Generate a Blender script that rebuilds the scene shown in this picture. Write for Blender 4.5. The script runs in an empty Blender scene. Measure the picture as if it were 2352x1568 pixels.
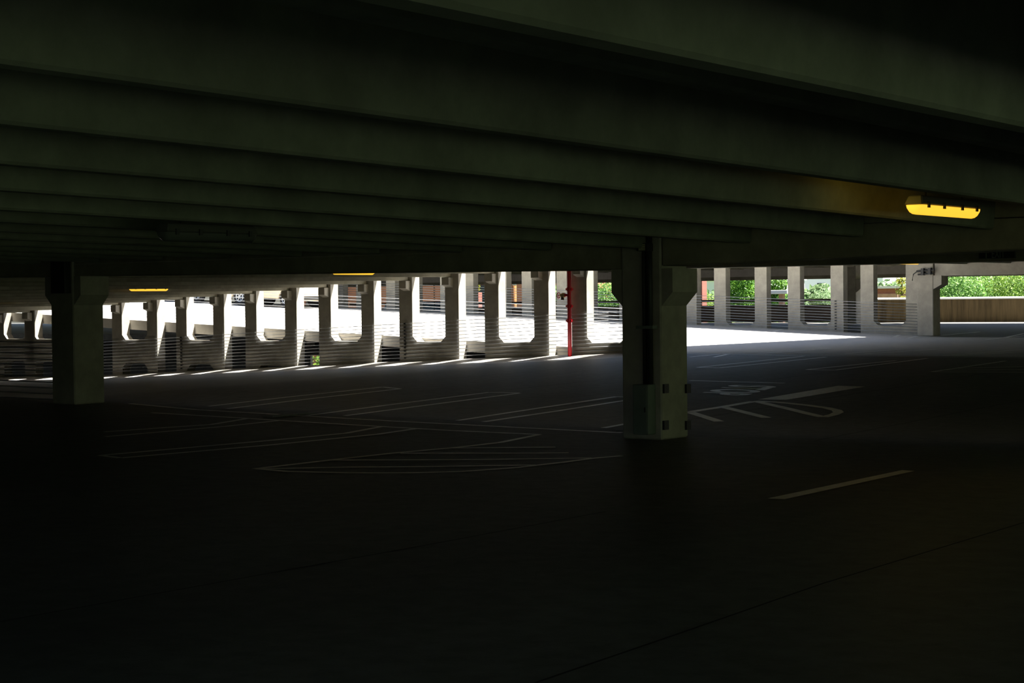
import bpy, math, random
from mathutils import Vector, Matrix, noise
random.seed(7)
S = bpy.context.scene
COL = S.collection
D = bpy.data
PI = math.pi

# ------------------------------------------------------------------ camera
FPX, YAW, PITCH, ROLL = 4136.0, math.radians(37.1), math.atan(94/4136), 0.0105
R0 = Vector((math.cos(YAW), math.sin(YAW), 0)); F0 = Vector((-math.sin(YAW), math.cos(YAW), 0)); U0 = Vector((0, 0, 1))
CF = math.cos(PITCH)*F0 - math.sin(PITCH)*U0
CU0 = math.cos(PITCH)*U0 + math.sin(PITCH)*F0
CR = math.cos(ROLL)*R0 - math.sin(ROLL)*CU0
CU = math.sin(ROLL)*R0 + math.cos(ROLL)*CU0

def ray(x, y): return CF*FPX + CR*(x-1176) - CU*(y-784)
def on(x, y, ax, c):
    d = ray(x, y); return d*(c/d[ax])

cam = D.cameras.new('camera'); cam.sensor_width = 36; cam.lens = FPX/2352*36; cam.clip_end = 2000
co = D.objects.new('camera', cam); COL.objects.link(co)
m3 = Matrix((CR, CU, -CF)).transposed()
co.matrix_world = m3.to_4x4()
S.camera = co

# ------------------------------------------------------------------ materials
MATS = {}
def mat(name, col, rough=.8, spec=.3, nscale=None, namt=.25, bump=0., metal=0., col2=None, coarse=None, emis=None, estr=0., trans=0., stretch=None):
    if name in MATS: return MATS[name]
    m = D.materials.new(name); m.use_nodes = True
    nt = m.node_tree; b = nt.nodes['Principled BSDF']
    b.inputs['Roughness'].default_value = rough; b.inputs['Specular IOR Level'].default_value = spec; b.inputs['Metallic'].default_value = metal
    b.inputs['Base Color'].default_value = (*col, 1)
    if emis: b.inputs['Emission Color'].default_value = (*emis, 1); b.inputs['Emission Strength'].default_value = estr
    if trans: b.inputs['Transmission Weight'].default_value = trans
    if nscale:
        tc = nt.nodes.new('ShaderNodeTexCoord'); mp = nt.nodes.new('ShaderNodeMapping')
        nt.links.new(tc.outputs['Object'], mp.inputs['Vector'])
        if stretch: mp.inputs['Scale'].default_value = stretch
        n1 = nt.nodes.new('ShaderNodeTexNoise'); n1.inputs['Scale'].default_value = nscale; n1.inputs['Detail'].default_value = 6; n1.inputs['Roughness'].default_value = .65
        nt.links.new(mp.outputs['Vector'], n1.inputs['Vector'])
        rp = nt.nodes.new('ShaderNodeValToRGB')
        c2 = col2 or tuple(c*(1-namt) for c in col); c1 = tuple(min(1, c*(1+namt*.6)) for c in col)
        rp.color_ramp.elements[0].color = (*c2, 1); rp.color_ramp.elements[0].position = .33
        rp.color_ramp.elements[1].color = (*c1, 1); rp.color_ramp.elements[1].position = .68
        nt.links.new(n1.outputs['Fac'], rp.inputs['Fac'])
        out = rp.outputs['Color']
        if coarse:
            n2 = nt.nodes.new('ShaderNodeTexNoise'); n2.inputs['Scale'].default_value = coarse[0]; n2.inputs['Detail'].default_value = 3
            mp2 = nt.nodes.new('ShaderNodeMapping'); nt.links.new(tc.outputs['Object'], mp2.inputs['Vector'])
            if len(coarse) > 2: mp2.inputs['Scale'].default_value = coarse[2]
            nt.links.new(mp2.outputs['Vector'], n2.inputs['Vector'])
            r2 = nt.nodes.new('ShaderNodeValToRGB')
            lo = 1-coarse[1]
            r2.color_ramp.elements[0].color = (lo, lo, lo, 1); r2.color_ramp.elements[0].position = .35
            r2.color_ramp.elements[1].color = (1, 1, 1, 1); r2.color_ramp.elements[1].position = .62
            nt.links.new(n2.outputs['Fac'], r2.inputs['Fac'])
            mx = nt.nodes.new('ShaderNodeMix'); mx.data_type = 'RGBA'; mx.blend_type = 'MULTIPLY'; mx.inputs[0].default_value = 1
            nt.links.new(out, mx.inputs[6]); nt.links.new(r2.outputs['Color'], mx.inputs[7]); out = mx.outputs[2]
        nt.links.new(out, b.inputs['Base Color'])
        if bump:
            bp = nt.nodes.new('ShaderNodeBump'); bp.inputs['Strength'].default_value = bump; bp.inputs['Distance'].default_value = .02
            nt.links.new(n1.outputs['Fac'], bp.inputs['Height']); nt.links.new(bp.outputs['Normal'], b.inputs['Normal'])
    MATS[name] = m
    return m

def brick_mat(name, c1, c2, mortar, scale):
    m = D.materials.new(name); m.use_nodes = True; nt = m.node_tree; b = nt.nodes['Principled BSDF']; b.inputs['Roughness'].default_value = .85
    tc = nt.nodes.new('ShaderNodeTexCoord'); mp = nt.nodes.new('ShaderNodeMapping'); mp.inputs['Rotation'].default_value = (PI/2, 0, 0)
    t = nt.nodes.new('ShaderNodeTexBrick'); t.inputs['Scale'].default_value = scale
    t.inputs['Color1'].default_value = (*c1, 1); t.inputs['Color2'].default_value = (*c2, 1); t.inputs['Mortar'].default_value = (*mortar, 1)
    t.inputs['Mortar Size'].default_value = .012
    nt.links.new(tc.outputs['Object'], mp.inputs['Vector']); nt.links.new(mp.outputs['Vector'], t.inputs['Vector'])
    nt.links.new(t.outputs['Color'], b.inputs['Base Color'])
    MATS[name] = m
    return m

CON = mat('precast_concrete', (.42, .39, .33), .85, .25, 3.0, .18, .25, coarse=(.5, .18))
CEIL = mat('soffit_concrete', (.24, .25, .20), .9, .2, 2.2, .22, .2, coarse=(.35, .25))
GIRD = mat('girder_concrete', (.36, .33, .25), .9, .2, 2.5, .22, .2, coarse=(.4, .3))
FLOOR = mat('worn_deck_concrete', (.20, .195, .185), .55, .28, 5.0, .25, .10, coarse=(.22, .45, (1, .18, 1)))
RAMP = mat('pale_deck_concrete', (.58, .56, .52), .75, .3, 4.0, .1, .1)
STAIN = mat('stained_parapet_concrete', (.125, .09, .045), .9, .2, 1.2, .55, .2, stretch=(3, 3, .25))
PAINT = mat('worn_white_paint', (.86, .85, .80), .36, .6, 9.0, .2, .1)
YPAINT = mat('worn_cream_paint', (.80, .76, .58), .36, .6, 9.0, .25, .1)
JOINT = mat('joint_sealant', (.03, .03, .03), .7, .3)
STEEL = mat('galvanised_cable', (.52, .54, .58), .38, .5, metal=.85)
DSTEEL = mat('dark_steel', (.03, .03, .03), .5, .4)
RED = mat('red_enamel', (.50, .012, .02), .4, .5, 6, .15)
BRASS = mat('brass', (.42, .33, .18), .4, .5, metal=.7)
DMETAL = mat('grey_cabinet_metal', (.16, .19, .17), .6, .4, 4, .15)
RUBBER = mat('tyre_rubber', (.018, .018, .02), .8, .2)
GLASS = mat('dark_car_glass', (.02, .025, .03), .08, .6)
LENS = mat('lit_yellow_lens', (.8, .6, .2), .4, .3, emis=(.75, .42, .03), estr=1.6)
DLENS = mat('unlit_clear_lens', (.12, .13, .12), .15, .6)
HOUSE = mat('lamp_housing', (.10, .10, .09), .6, .4)
BRICK = brick_mat('red_brick', (.62, .20, .11), (.54, .17, .09), (.58, .40, .30), 3.2)
DBRICK = brick_mat('dark_red_brick', (.30, .10, .07), (.25, .08, .06), (.25, .17, .14), 3.2)
WHITE = mat('white_render', (.75, .76, .78), .8, .3)
WOOD = mat('brown_timber', (.30, .14, .05), .8, .2, 6, .3, stretch=(4, 4, .4))
BARK = mat('bark', (.13, .09, .06), .9, .1, 8, .3)
GROUND = mat('ground_grass', (.10, .14, .05), .9, .1, .3, .4)
ASPH = mat('asphalt', (.16, .16, .17), .85, .3, 2, .2)
DARKP = mat('dark_brown_panel', (.045, .034, .03), .7, .3, 2, .2)

def leaf_mat(name, c1, c2):
    m = D.materials.new(name); m.use_nodes = True; nt = m.node_tree; b = nt.nodes['Principled BSDF']
    b.inputs['Roughness'].default_value = .5
    g = nt.nodes.new('ShaderNodeNewGeometry'); rp = nt.nodes.new('ShaderNodeValToRGB')
    rp.color_ramp.elements[0].color = (*c1, 1); rp.color_ramp.elements[1].color = (*c2, 1)
    nt.links.new(g.outputs['Random Per Island'], rp.inputs['Fac']); nt.links.new(rp.outputs['Color'], b.inputs['Base Color'])
    tr = nt.nodes.new('ShaderNodeBsdfTranslucent'); nt.links.new(rp.outputs['Color'], tr.inputs['Color'])
    mx = nt.nodes.new('ShaderNodeMixShader'); mx.inputs[0].default_value = .45
    nt.links.new(b.outputs[0], mx.inputs[1]); nt.links.new(tr.outputs[0], mx.inputs[2])
    nt.links.new(mx.outputs[0], nt.nodes['Material Output'].inputs['Surface'])
    MATS[name] = m
    return m
LEAFA = leaf_mat('bright_leaves', (.08, .18, .03), (.32, .46, .09))
LEAFB = leaf_mat('fresh_leaves', (.09, .22, .05), (.26, .44, .11))
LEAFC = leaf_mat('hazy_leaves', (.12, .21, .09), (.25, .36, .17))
LEAFD = leaf_mat('glossy_leaves', (.03, .12, .02), (.22, .42, .05))
LEAFY = leaf_mat('yellow_leaves', (.22, .26, .04), (.48, .46, .08))

# ------------------------------------------------------------------ mesh helpers
class MB:
    def __init__(s): s.v = []; s.f = []
    def add(s, vs, fs):
        o = len(s.v); s.v += [tuple(v) for v in vs]; s.f += [tuple(o+i for i in f) for f in fs]; return s
    def box(s, x0, x1, y0, y1, z0, z1):
        return s.add([(x0,y0,z0),(x1,y0,z0),(x1,y1,z0),(x0,y1,z0),(x0,y0,z1),(x1,y0,z1),(x1,y1,z1),(x0,y1,z1)],
                     [(0,3,2,1),(4,5,6,7),(0,1,5,4),(1,2,6,5),(2,3,7,6),(3,0,4,7)])
    def hexa(s, p):     # 8 points: bottom 4, top 4
        return s.add(p, [(0,3,2,1),(4,5,6,7),(0,1,5,4),(1,2,6,5),(2,3,7,6),(3,0,4,7)])
    def prism(s, pts, ax, a, b):   # polygon in the plane normal to axis ax, extruded a..b
        def P(p, c):
            if ax == 1: return (p[0], c, p[1])
            if ax == 0: return (c, p[0], p[1])
            return (p[0], p[1], c)
        n = len(pts)
        return s.add([P(p, a) for p in pts]+[P(p, b) for p in pts],
                     [tuple(range(n)), tuple(range(2*n-1, n-1, -1))]+[(i, i+n, (i+1) % n+n, (i+1) % n) for i in range(n)])
    def tube(s, pts, r, n=8):
        pts = [Vector(p) for p in pts]; rr = r if isinstance(r, (list, tuple)) else [r]*len(pts)
        vs = []; N = len(pts)
        for i, p in enumerate(pts):
            d = (pts[min(i+1, N-1)]-pts[max(i-1, 0)]).normalized()
            up = Vector((0, 0, 1)) if abs(d.z) < .9 else Vector((1, 0, 0))
            a = d.cross(up).normalized(); b = d.cross(a)
            for k in range(n):
                t = 2*PI*k/n; vs.append(p+(a*math.cos(t)+b*math.sin(t))*rr[i])
        fs = [(i*n+k, i*n+(k+1) % n, (i+1)*n+(k+1) % n, (i+1)*n+k) for i in range(N-1) for k in range(n)]
        fs += [tuple(range(n)), tuple((N-1)*n+k for k in reversed(range(n)))]
        return s.add(vs, fs)
    def ring(s, c, ax, R, r, n=20, m=6):
        c = Vector(c); e = [Vector((0,1,0)), Vector((0,0,1)), Vector((1,0,0))] if ax == 0 else ([Vector((1,0,0)), Vector((0,0,1)), Vector((0,1,0))] if ax == 1 else [Vector((1,0,0)), Vector((0,1,0)), Vector((0,0,1))])
        vs = []
        for i in range(n):
            t = 2*PI*i/n; rad = e[0]*math.cos(t)+e[1]*math.sin(t)
            for j in range(m):
                q = 2*PI*j/m; vs.append(c+rad*(R+r*math.cos(q))+e[2]*r*math.sin(q))
        return s.add(vs, [(i*m+j, ((i+1) % n)*m+j, ((i+1) % n)*m+(j+1) % m, i*m+(j+1) % m) for i in range(n) for j in range(m)])
    def mesh(s, name, m, smooth=False, bevel=0):
        me = D.meshes.new(name); me.from_pydata(s.v, [], s.f); me.update()
        import bmesh
        bm = bmesh.new(); bm.from_mesh(me); bmesh.ops.recalc_face_normals(bm, faces=bm.faces)
        if bevel: bmesh.ops.bevel(bm, geom=[e for e in bm.edges if e.is_manifold and e.calc_face_angle(0) > .5], offset=bevel, segments=1, affect='EDGES', clamp_overlap=True)
        bm.to_mesh(me); bm.free()
        me.materials.append(m)
        if smooth: me.shade_smooth()
        return me
    def build(s, name, m, parent=None, smooth=False, bevel=0, loc=None):
        o = D.objects.new(name, s.mesh(name, m, smooth, bevel)); COL.objects.link(o)
        if loc is not None: o.location = loc
        if parent: o.parent = parent
        return o

def tag(o, label, cat, group=None, kind=None):
    o['label'] = label; o['category'] = cat
    if group: o['group'] = group
    if kind: o['kind'] = kind
    return o
def struct(o): o['kind'] = 'structure'; return o
def empty(name, loc, rz=0.):
    o = D.objects.new(name, None); o.empty_display_size = .2; COL.objects.link(o); o.location = loc; o.rotation_euler = (0, 0, rz); return o
def copy_tree(o):
    r = o.copy(); COL.objects.link(r)
    for ch in o.children:
        c = ch.copy(); COL.objects.link(c); c.parent = r
        for g in ch.children:
            d = g.copy(); COL.objects.link(d); d.parent = c
    return r
def lerp(a, b, t): return a+(b-a)*t
def interp(x, tab):
    if x <= tab[0][0]:
        (x0, y0), (x1, y1) = tab[0], tab[1]
    elif x >= tab[-1][0]: return tab[-1][1]
    else:
        for i in range(len(tab)-1):
            if tab[i][0] <= x <= tab[i+1][0]: (x0, y0), (x1, y1) = tab[i], tab[i+1]; break
    return lerp(y0, y1, (x-x0)/(x1-x0))

# ------------------------------------------------------------------ layout
YG, YM, YF, YP = 20.0, 40.0, 58.5, 77.0
k = YM/41.0
MTAB = [(-52.5*k, -2.53*k), (-48.2*k, -2.40*k), (-41.8*k, -2.09*k), (-35.2*k, -1.79*k), (-29.4*k, -1.55*k), (-27.3*k, -1.46*k), (-25.5, -1.42), (30, -1.42)]
def zm(X): return interp(X, MTAB)
def zg(X): return -1.855 - .0127*(max(min(X, -13), -27)+13)
def zgm(X): return zg(X) if X > -26 else zg(-26)+.04*(X+26)
def zr(X): return -1.42 - .0432*(min(X, -25.5)+25.5)
def zt(Y): return lerp(-1.43, -1.17, (Y-YF)/(YP-YF))
def zmid(X, Y):      # deck rises in a short wash up to the middle wall
    d = .11 if X < -27 else .11*max(0, (-24.5-X)/2.5)
    if Y > YM-.65: return zm(X)-d*(YM-Y)/.65
    return lerp(zgm(X), zm(X)-d, (Y-YG-.7)/(YM-.65-YG-.7))
def zf(X, Y):
    if Y <= YG+.7: return zg(X)
    if Y <= YM: return zmid(X, Y)
    if Y <= YF: return lerp(zm(X), zr(X), min(1, (Y-YM)/.5))
    return zt(Y)
def fl(x, y):
    d = ray(x, y); lo, hi = .0005, .03
    # march, then bisect
    n = 600; prev = None
    for i in range(n):
        t = lo*(hi/lo)**(i/(n-1)); P = d*t
        if P.z < zf(P.x, P.y):
            a, b = prev, t
            for _ in range(30):
                c = (a+b)/2; P = d*c
                if P.z < zf(P.x, P.y): b = c
                else: a = c
            P = d*b; return Vector((P.x, P.y, zf(P.x, P.y)))
        prev = t
    P = d*((-1.4)/d.z); return P

# ---- decks
def grid_deck(name, xs, ys, fn, thick, m):
    g = MB(); nx, ny = len(xs), len(ys)
    vs = [(x, y, fn(x, y)) for y in ys for x in xs]; fs = [(j*nx+i, j*nx+i+1, (j+1)*nx+i+1, (j+1)*nx+i) for j in range(ny-1) for i in range(nx-1)]
    n = len(vs); vs += [(x, y, z-thick) for x, y, z in vs]
    fs += [(n+j*nx+i, n+(j+1)*nx+i, n+(j+1)*nx+i+1, n+j*nx+i+1) for j in range(ny-1) for i in range(nx-1)]
    bd = [i for i in range(nx)]+[j*nx+nx-1 for j in range(1, ny)]+[(ny-1)*nx+i for i in range(nx-2, -1, -1)]+[j*nx for j in range(ny-2, 0, -1)]
    for a, b in zip(bd, bd[1:]+bd[:1]): fs.append((a, b, b+n, a+n))
    g.add(vs, fs)
    return g.build(name, m)
XS = sorted(set([-72, -64, -27, -26, -25.5, -13, 13]+[m_[0] for m_ in MTAB[:-1]]+[-60+i for i in range(73)]))
YS = [20.7+(YM-.65-20.7)*i/24 for i in range(25)]+[YM]
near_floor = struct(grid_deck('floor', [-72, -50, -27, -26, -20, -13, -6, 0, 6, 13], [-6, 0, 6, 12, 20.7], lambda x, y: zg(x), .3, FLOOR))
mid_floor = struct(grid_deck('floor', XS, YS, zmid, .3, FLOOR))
WASH = mat('bounce_wash_concrete', (.42, .41, .39), .55, .35, 4.0, .2, .1)  # deck strip made paler so its sunlit patches bounce onto the wall panels
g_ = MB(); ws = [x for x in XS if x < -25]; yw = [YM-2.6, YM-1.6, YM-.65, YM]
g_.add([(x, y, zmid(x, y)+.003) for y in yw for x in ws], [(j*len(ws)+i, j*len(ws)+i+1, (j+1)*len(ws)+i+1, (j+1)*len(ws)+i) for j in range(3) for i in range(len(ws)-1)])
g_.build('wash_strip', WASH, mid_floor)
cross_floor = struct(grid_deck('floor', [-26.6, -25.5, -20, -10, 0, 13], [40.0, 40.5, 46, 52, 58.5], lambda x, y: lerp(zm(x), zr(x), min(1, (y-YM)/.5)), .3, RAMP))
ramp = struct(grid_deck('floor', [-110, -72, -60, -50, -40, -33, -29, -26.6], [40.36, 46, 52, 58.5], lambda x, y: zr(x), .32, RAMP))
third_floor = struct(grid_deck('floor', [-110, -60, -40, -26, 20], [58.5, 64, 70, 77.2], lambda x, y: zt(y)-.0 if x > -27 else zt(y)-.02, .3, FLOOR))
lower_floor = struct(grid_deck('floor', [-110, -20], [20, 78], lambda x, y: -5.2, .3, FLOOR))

# ---- ceilings (slab + ribs)
def rib_mesh(x, y0, z0, y1, z1, h=.62, wb=.16, wt=.24, dx=0.):
    b = MB()
    b.hexa([(x-wb/2, y0, z0), (x+wb/2, y0, z0), (x+wb/2, y1, z1), (x-wb/2, y1, z1), (x-wt/2, y0, z0+h), (x+wt/2, y0, z0+h), (x+wt/2, y1, z1+h), (x-wt/2, y1, z1+h)])
    return b
RIBPX = {0: ((2282, 0), (2352, 26)), 1: ((700, 4), (2352, 344)), 2: ((612, 228), (2352, 466)), 3: ((0, 283), (1754, 470)), 4: ((0, 375), (1200, 477)), 5: ((0, 436), (1200, 521)), 6: ((0, 481), (1200, 553))}
RIBX = {0: -3.45, 1: -5.05, 2: -6.62, 3: -8.2, 4: -9.85, 5: -11.4, 6: -12.95}
near_ceiling = None
ribs = []
for i in range(-4, 30):
    if i in RIBPX and i > 0:
        X = RIBX[i]; a, b = RIBPX[i]
        P = on(*a, 0, X+.08); Q = on(*b, 0, X+.08)
        s = (Q.z-P.z)/(Q.y-P.y); z0 = P.z - s*P.y
        ribs.append((X, z0, z0+20*s))
    else:
        X = -3.45+1.58*(-i) if i <= 0 else -12.95-1.56*(i-6)
        if i <= 0: ribs.append((X, .90, .76))
        else:
            t = min(1, (i-6)/8); ribs.append((X, lerp(ribs[-1][1], .93, .3), lerp(ribs[-1][2], .72, .3)))
slab = MB()
zs0 = max(r[1] for r in ribs)+.60; zs1 = max(r[2] for r in ribs)+.60
slab.hexa([(-72, -6, zs0), (13, -6, zs0), (13, 20.01, zs1), (-72, 20.01, zs1), (-72, -6, zs0+.2), (13, -6, zs0+.2), (13, 20.01, zs1+.2), (-72, 20.01, zs1+.2)])
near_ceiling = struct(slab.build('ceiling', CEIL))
for X, z0, z1 in ribs:
    sl = (z1-z0)/20
    y0, y1 = -5.8, 20.01
    za, zb = z0+sl*y0, z0+sl*y1
    b = MB(); wb, wt = .16, .26
    ta = zs0+.05; tb = zs1+.05
    b.hexa([(X-wb/2, y0, za), (X+wb/2, y0, za), (X+wb/2, y1, zb), (X-wb/2, y1, zb), (X-wt/2, y0, ta), (X+wt/2, y0, ta), (X+wt/2, y1, tb), (X-wt/2, y1, tb)])
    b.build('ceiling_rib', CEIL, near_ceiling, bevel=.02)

# panels of the middle wall: left edges
PXM = [258, 405, 564, 733, 918, 1114, 1314]
LM = [on(x, 800, 1, YM).x for x in PXM]
pitch = (LM[-1]-LM[0])/6
LM = [LM[0]-pitch*3, LM[0]-pitch*2, on(57, 800, 1, YM).x]+LM
# corbel tops follow the ramp roof
def zc(X): return min(1.08, .70*k + .049*(X+33.4*k))
mid_slab = MB()
xs = [-72, -60, -50, -40, -33, -29, -25.6, 13]
for i in range(len(xs)-1):
    a, b = xs[i], xs[i+1]; za, zb = zc(a)+.6, zc(b)+.6
    mid_slab.hexa([(a, 20.65, za-.1), (b, 20.65, zb-.1), (b, YM+.33, zb), (a, YM+.33, za), (a, 20.65, za+.1), (b, 20.65, zb+.1), (b, YM+.33, zb+.18), (a, YM+.33, za+.18)])
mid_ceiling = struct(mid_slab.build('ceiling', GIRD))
COLX = []
for L in LM: COLX += [L+.30, L+1.90]
for X in COLX:
    rib_mesh(X, 20.66, zc(X)-.10, YM-.03, zc(X)).build('ceiling_rib', GIRD, mid_ceiling, bevel=.015)
X = COLX[-1]+1.55
while X < 12:
    rib_mesh(X, 20.66, zc(X)-.04, YM+.08, zc(X)).build('ceiling_rib', GIRD, mid_ceiling, bevel=.015); X += 1.55
cs = MB().box(-25.6, 13, YM+.33, YF, 1.68, 1.86)
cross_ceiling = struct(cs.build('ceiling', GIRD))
X = COLX[-1]+1.55
while X < 12:
    if X > -25.4: rib_mesh(X, YM+.72, 1.08, YF-.02, 1.08).build('ceiling_rib', GIRD, cross_ceiling, bevel=.015)
    X += 1.55
xa = on(1960, 690, 1, YP).x
ts = MB().box(-110, 20, YF-1.8, YP-1.55, 1.95, 2.15).box(-110, xa, YP-1.55, YP+.25, 1.95, 2.15)  # front edge overhangs out of view, shaped to shade the ramp strip
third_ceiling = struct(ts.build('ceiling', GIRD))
X = -60
while X < 18:
    rib_mesh(X, YF+.5, 1.35, YP-2.0, 1.35).build('ceiling_rib', GIRD, third_ceiling); X += 1.55
# unseen back wall, its slot shaped to let light onto the column fronts
struct(MB().prism([(-72, -2.2), (13, -2.2), (13, 1.9), (4, 1.9), (4, -.9), (-14, -.9), (-14, 1.9), (-72, 1.9)], 1, -6.3, -6).build('wall_back', CON))
struct(MB().box(-72.3, -72, -6, 40.3, -4, 2.4).build('wall_left', CON))
# wall under the far edge of the ramp, open for one bay
YW = 76.2; gx0 = on(713, 820, 1, YW).x; gx1 = on(745, 820, 1, YW).x
b = MB()
for xa_, xb_, zl_ in ((-110, gx0, -5.2), (gx0, gx1, on(722, 815, 1, YW).z), (gx1, -20, -5.2)):
    b.box(xa_, xb_, YW, YW+.2, zl_, zt(YW)-.3)
b.box(gx0, gx1, YW, YW+.2, -5.2, -4.2)
b.box(-110.2, -110, 20, YW+.2, -5.2, 0); b.box(-20, -19.8, 20, YW+.2, -5.2, -1.75); b.box(-110, -20, 20, 20.2, -5.2, -2.8)  # unseen end walls added to keep daylight out under the ramp
struct(b.build('wall_lower', FLOOR))

# ------------------------------------------------------------------ columns
def column(name, label, x0, y0, w, d, zb, z_t, zct, zc0, zc1, arm, sides, m, top_extra=True):
    root = empty(name, (x0+w/2, y0+d/2, zb))
    tag(root, label, 'column', None)
    ox, oy, oz = x0+w/2, y0+d/2, zb
    MB().box(-w/2, w/2, -d/2, d/2, 0, z_t-zb).build('shaft', m, root, bevel=.02)
    for s in sides:
        e = s*w/2
        pts = [(e-s*.02, zc1-zb), (e, zc1-zb), (e+s*arm, zc0-zb), (e+s*arm, zct-zb), (e-s*.02, zct-zb)]
        MB().prism(pts, 1, -d/2+.02, d/2-.02).build('corbel', m, root)
    return root
PL = on(120, 928, 1, YG); PC = on(1430, 1008, 1, YG)
zgl = .39
col_c = column('concrete_column', 'dark concrete column near the middle with grey cabinet and conduit on its face', PC.x, YG, .62, .66, zg(PC.x), 1.75, .40, on(1405, 672, 1, YG).z, on(1428, 703, 1, YG).z, .17, (-1, 1), CON)
col_l = column('concrete_column', 'dark concrete column at the left with cables tied to its left side', PL.x, YG, .60, .66, zg(PL.x), 1.75, on(250, 632, 1, YG).z, on(250, 676, 1, YG).z, on(236, 700, 1, YG).z, .17, (-1, 1), CON)
# steel brackets on the right face of the middle column
for (px, py) in ((1527, 892), (1578, 892), (1527, 976), (1578, 976)):
    P = on(px, py, 0, PC.x+.62)
    o = MB().box(-.015, .03, -.055, .055, -.06, .06).build('bracket', DSTEEL, col_c)
    o.location = (P.x-(PC.x+.31), P.y-(YG+.33), P.z-zg(PC.x))
P0 = on(2110, 775, 1, YF); P1 = on(2147, 775, 1, YF)
col_r = column('concrete_column', 'pale concrete column at right end of the far wall, corbel under a beam', P0.x, YF-.12, P1.x-P0.x, .6, zf(P0.x, YF-.2), 1.7, on(2170, 632, 1, YF).z, on(2170, 653, 1, YF).z, on(2150, 664, 1, YF).z, .30, (1,), CON)
P = on(1952, 700, 1, YP-2)
colt = column('concrete_column', 'shadowed concrete column with slanted corbel seen through far wall opening', P.x, YP-2.9, .75, .6, zt(YP-2.6), 1.95, on(1960, 642, 1, YP-2).z, on(1960, 660, 1, YP-2).z, on(1960, 672, 1, YP-2).z, .3, (1,), CON)

# ------------------------------------------------------------------ girders
def girder(name, label, x0, x1, y0, y1, zb0, zb1, zt_, m, lip=.26):
    root = empty(name, ((x0+x1)/2, (y0+y1)/2, min(zb0, zb1))); tag(root, label, 'girder')
    o = root.location
    def h(b, X0, X1, Y0, Y1, A, B, T): b.hexa([(X0-o.x, Y0-o.y, A-o.z), (X1-o.x, Y0-o.y, B-o.z), (X1-o.x, Y1-o.y, B-o.z), (X0-o.x, Y1-o.y, A-o.z), (X0-o.x, Y0-o.y, T-o.z), (X1-o.x, Y0-o.y, T-o.z), (X1-o.x, Y1-o.y, T-o.z), (X0-o.x, Y1-o.y, T-o.z)])
    b = MB(); h(b, x0, x1, y0+.012, y1-.16, zb0+.10, zb1+.10, zt_); b.build('stem', m, root)
    b = MB(); h(b, x0, x1, y0, y1, zb0, zb1, lerp(zb0, zb1, .5)+lip); b.build('ledge', m, root, bevel=.015)
    return root
gl0 = on(250, 632, 1, YG+.02).z; gl1 = on(1405, 620, 1, YG+.02).z
girder('concrete_girder', 'dark concrete girder spanning between left and middle columns', PL.x+.6+.01, PC.x-.01, YG+.02, YG+.64, gl0, gl1, 1.75, GIRD)
g0_ = on(1600, 607, 1, YG+.02); g1_ = on(2352, 572, 1, YG+.02); gs_ = (g1_.z-g0_.z)/(g1_.x-g0_.x)
gra = g0_.z+gs_*(PC.x+.63-g0_.x); grb = g0_.z+gs_*(12.9-g0_.x)
girder('concrete_girder', 'brownish concrete girder running from middle column to right picture edge', PC.x+.63, 12.9, YG+.02, YG+.64, gra, grb, 1.75, GIRD, .22)
girder('concrete_girder', 'dark concrete girder running left from left column', -71.9, PL.x-.01, YG+.02, YG+.60, .9, gl0, 1.75, GIRD)
g2 = MB()
z2 = on(2352, 599, 1, YM+.1).z
P = empty('concrete_girder', (-6, YM+.4, z2)); tag(P, 'black shadowed girder behind the near girder, carrying the exit sign', 'girder')
b = MB().box(-19.4, 18.8, -.3, .3, 0, .74); b.build('stem', GIRD, P, bevel=.015)
# support of that girder at the end of the middle wall (hidden behind the middle column)
zb_ = on(2250, 632, 1, YF).z; zt2 = on(2250, 615, 1, YF).z
bx = P1.x
P = empty('concrete_beam', (bx+12, YF+.18, zb_)); tag(P, 'pale stained beam from right column to picture edge, over the trees', 'beam')
MB().box(-12+.03, 14, -.25, .25, 0, .45).build('beam_body', CON, P, bevel=.015)
ze = on(2300, 632, 1, YP).z
P = empty('edge_beam', (-30, YP-1.8, .85)); tag(P, 'long grey edge beam beyond the far wall, above treetops and bricks', 'beam')
MB().box(-60, 50, -.15, .2, .16, .98).build('beam_face', mat('lit_beam_concrete', (.62, .58, .54), .85, .25, 3.0, .12), P); MB().box(-60, 50, -.15, .2, 0, .16).build('ledge', GIRD, P)  # upper face coloured paler than the ledge, standing in for light on it

# ------------------------------------------------------------------ window-wall panels
def panel_mesh(sill, band, top, bot, flip=False):
    """precast frame: two legs, tall window with cut corners, solid band, low window below; local x 0..2.23, y 0..0.33"""
    b = MB(); T = .33; c = .17; xl, xr = .5, 1.73
    b.box(0, xl, 0, T, bot, top); b.box(xr, xr+.5, 0, T, bot, top)
    pts = [(xl-.01, band-c), (xl+c, band), (xr-c, band), (xr+.01, band-c), (xr+.01, sill+c), (xr-c, sill), (xl+c, sill), (xl-.01, sill+c)]
    b.prism(pts, 1, .0005, T-.0005)
    return b
SILL_M, BAND_M = on(850, 784, 1, YM).z, on(320, 834, 1, YM).z
pm = panel_mesh(SILL_M, BAND_M, 2.2, -5.0).mesh('wall_panel', CON)
ORD = ['', 'second', 'third', 'fourth', 'fifth', 'sixth', 'seventh', 'eighth', 'ninth', 'tenth', 'eleventh', 'twelfth']
def corbel_mesh():
    b = MB(); return b.prism([(0.02, -.30), (-.20, -.22), (-.20, 0), (.02, 0)], 0, -.13, .13).mesh('corbel', CON, bevel=.01)
cm = corbel_mesh()
n = len(LM)
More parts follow.
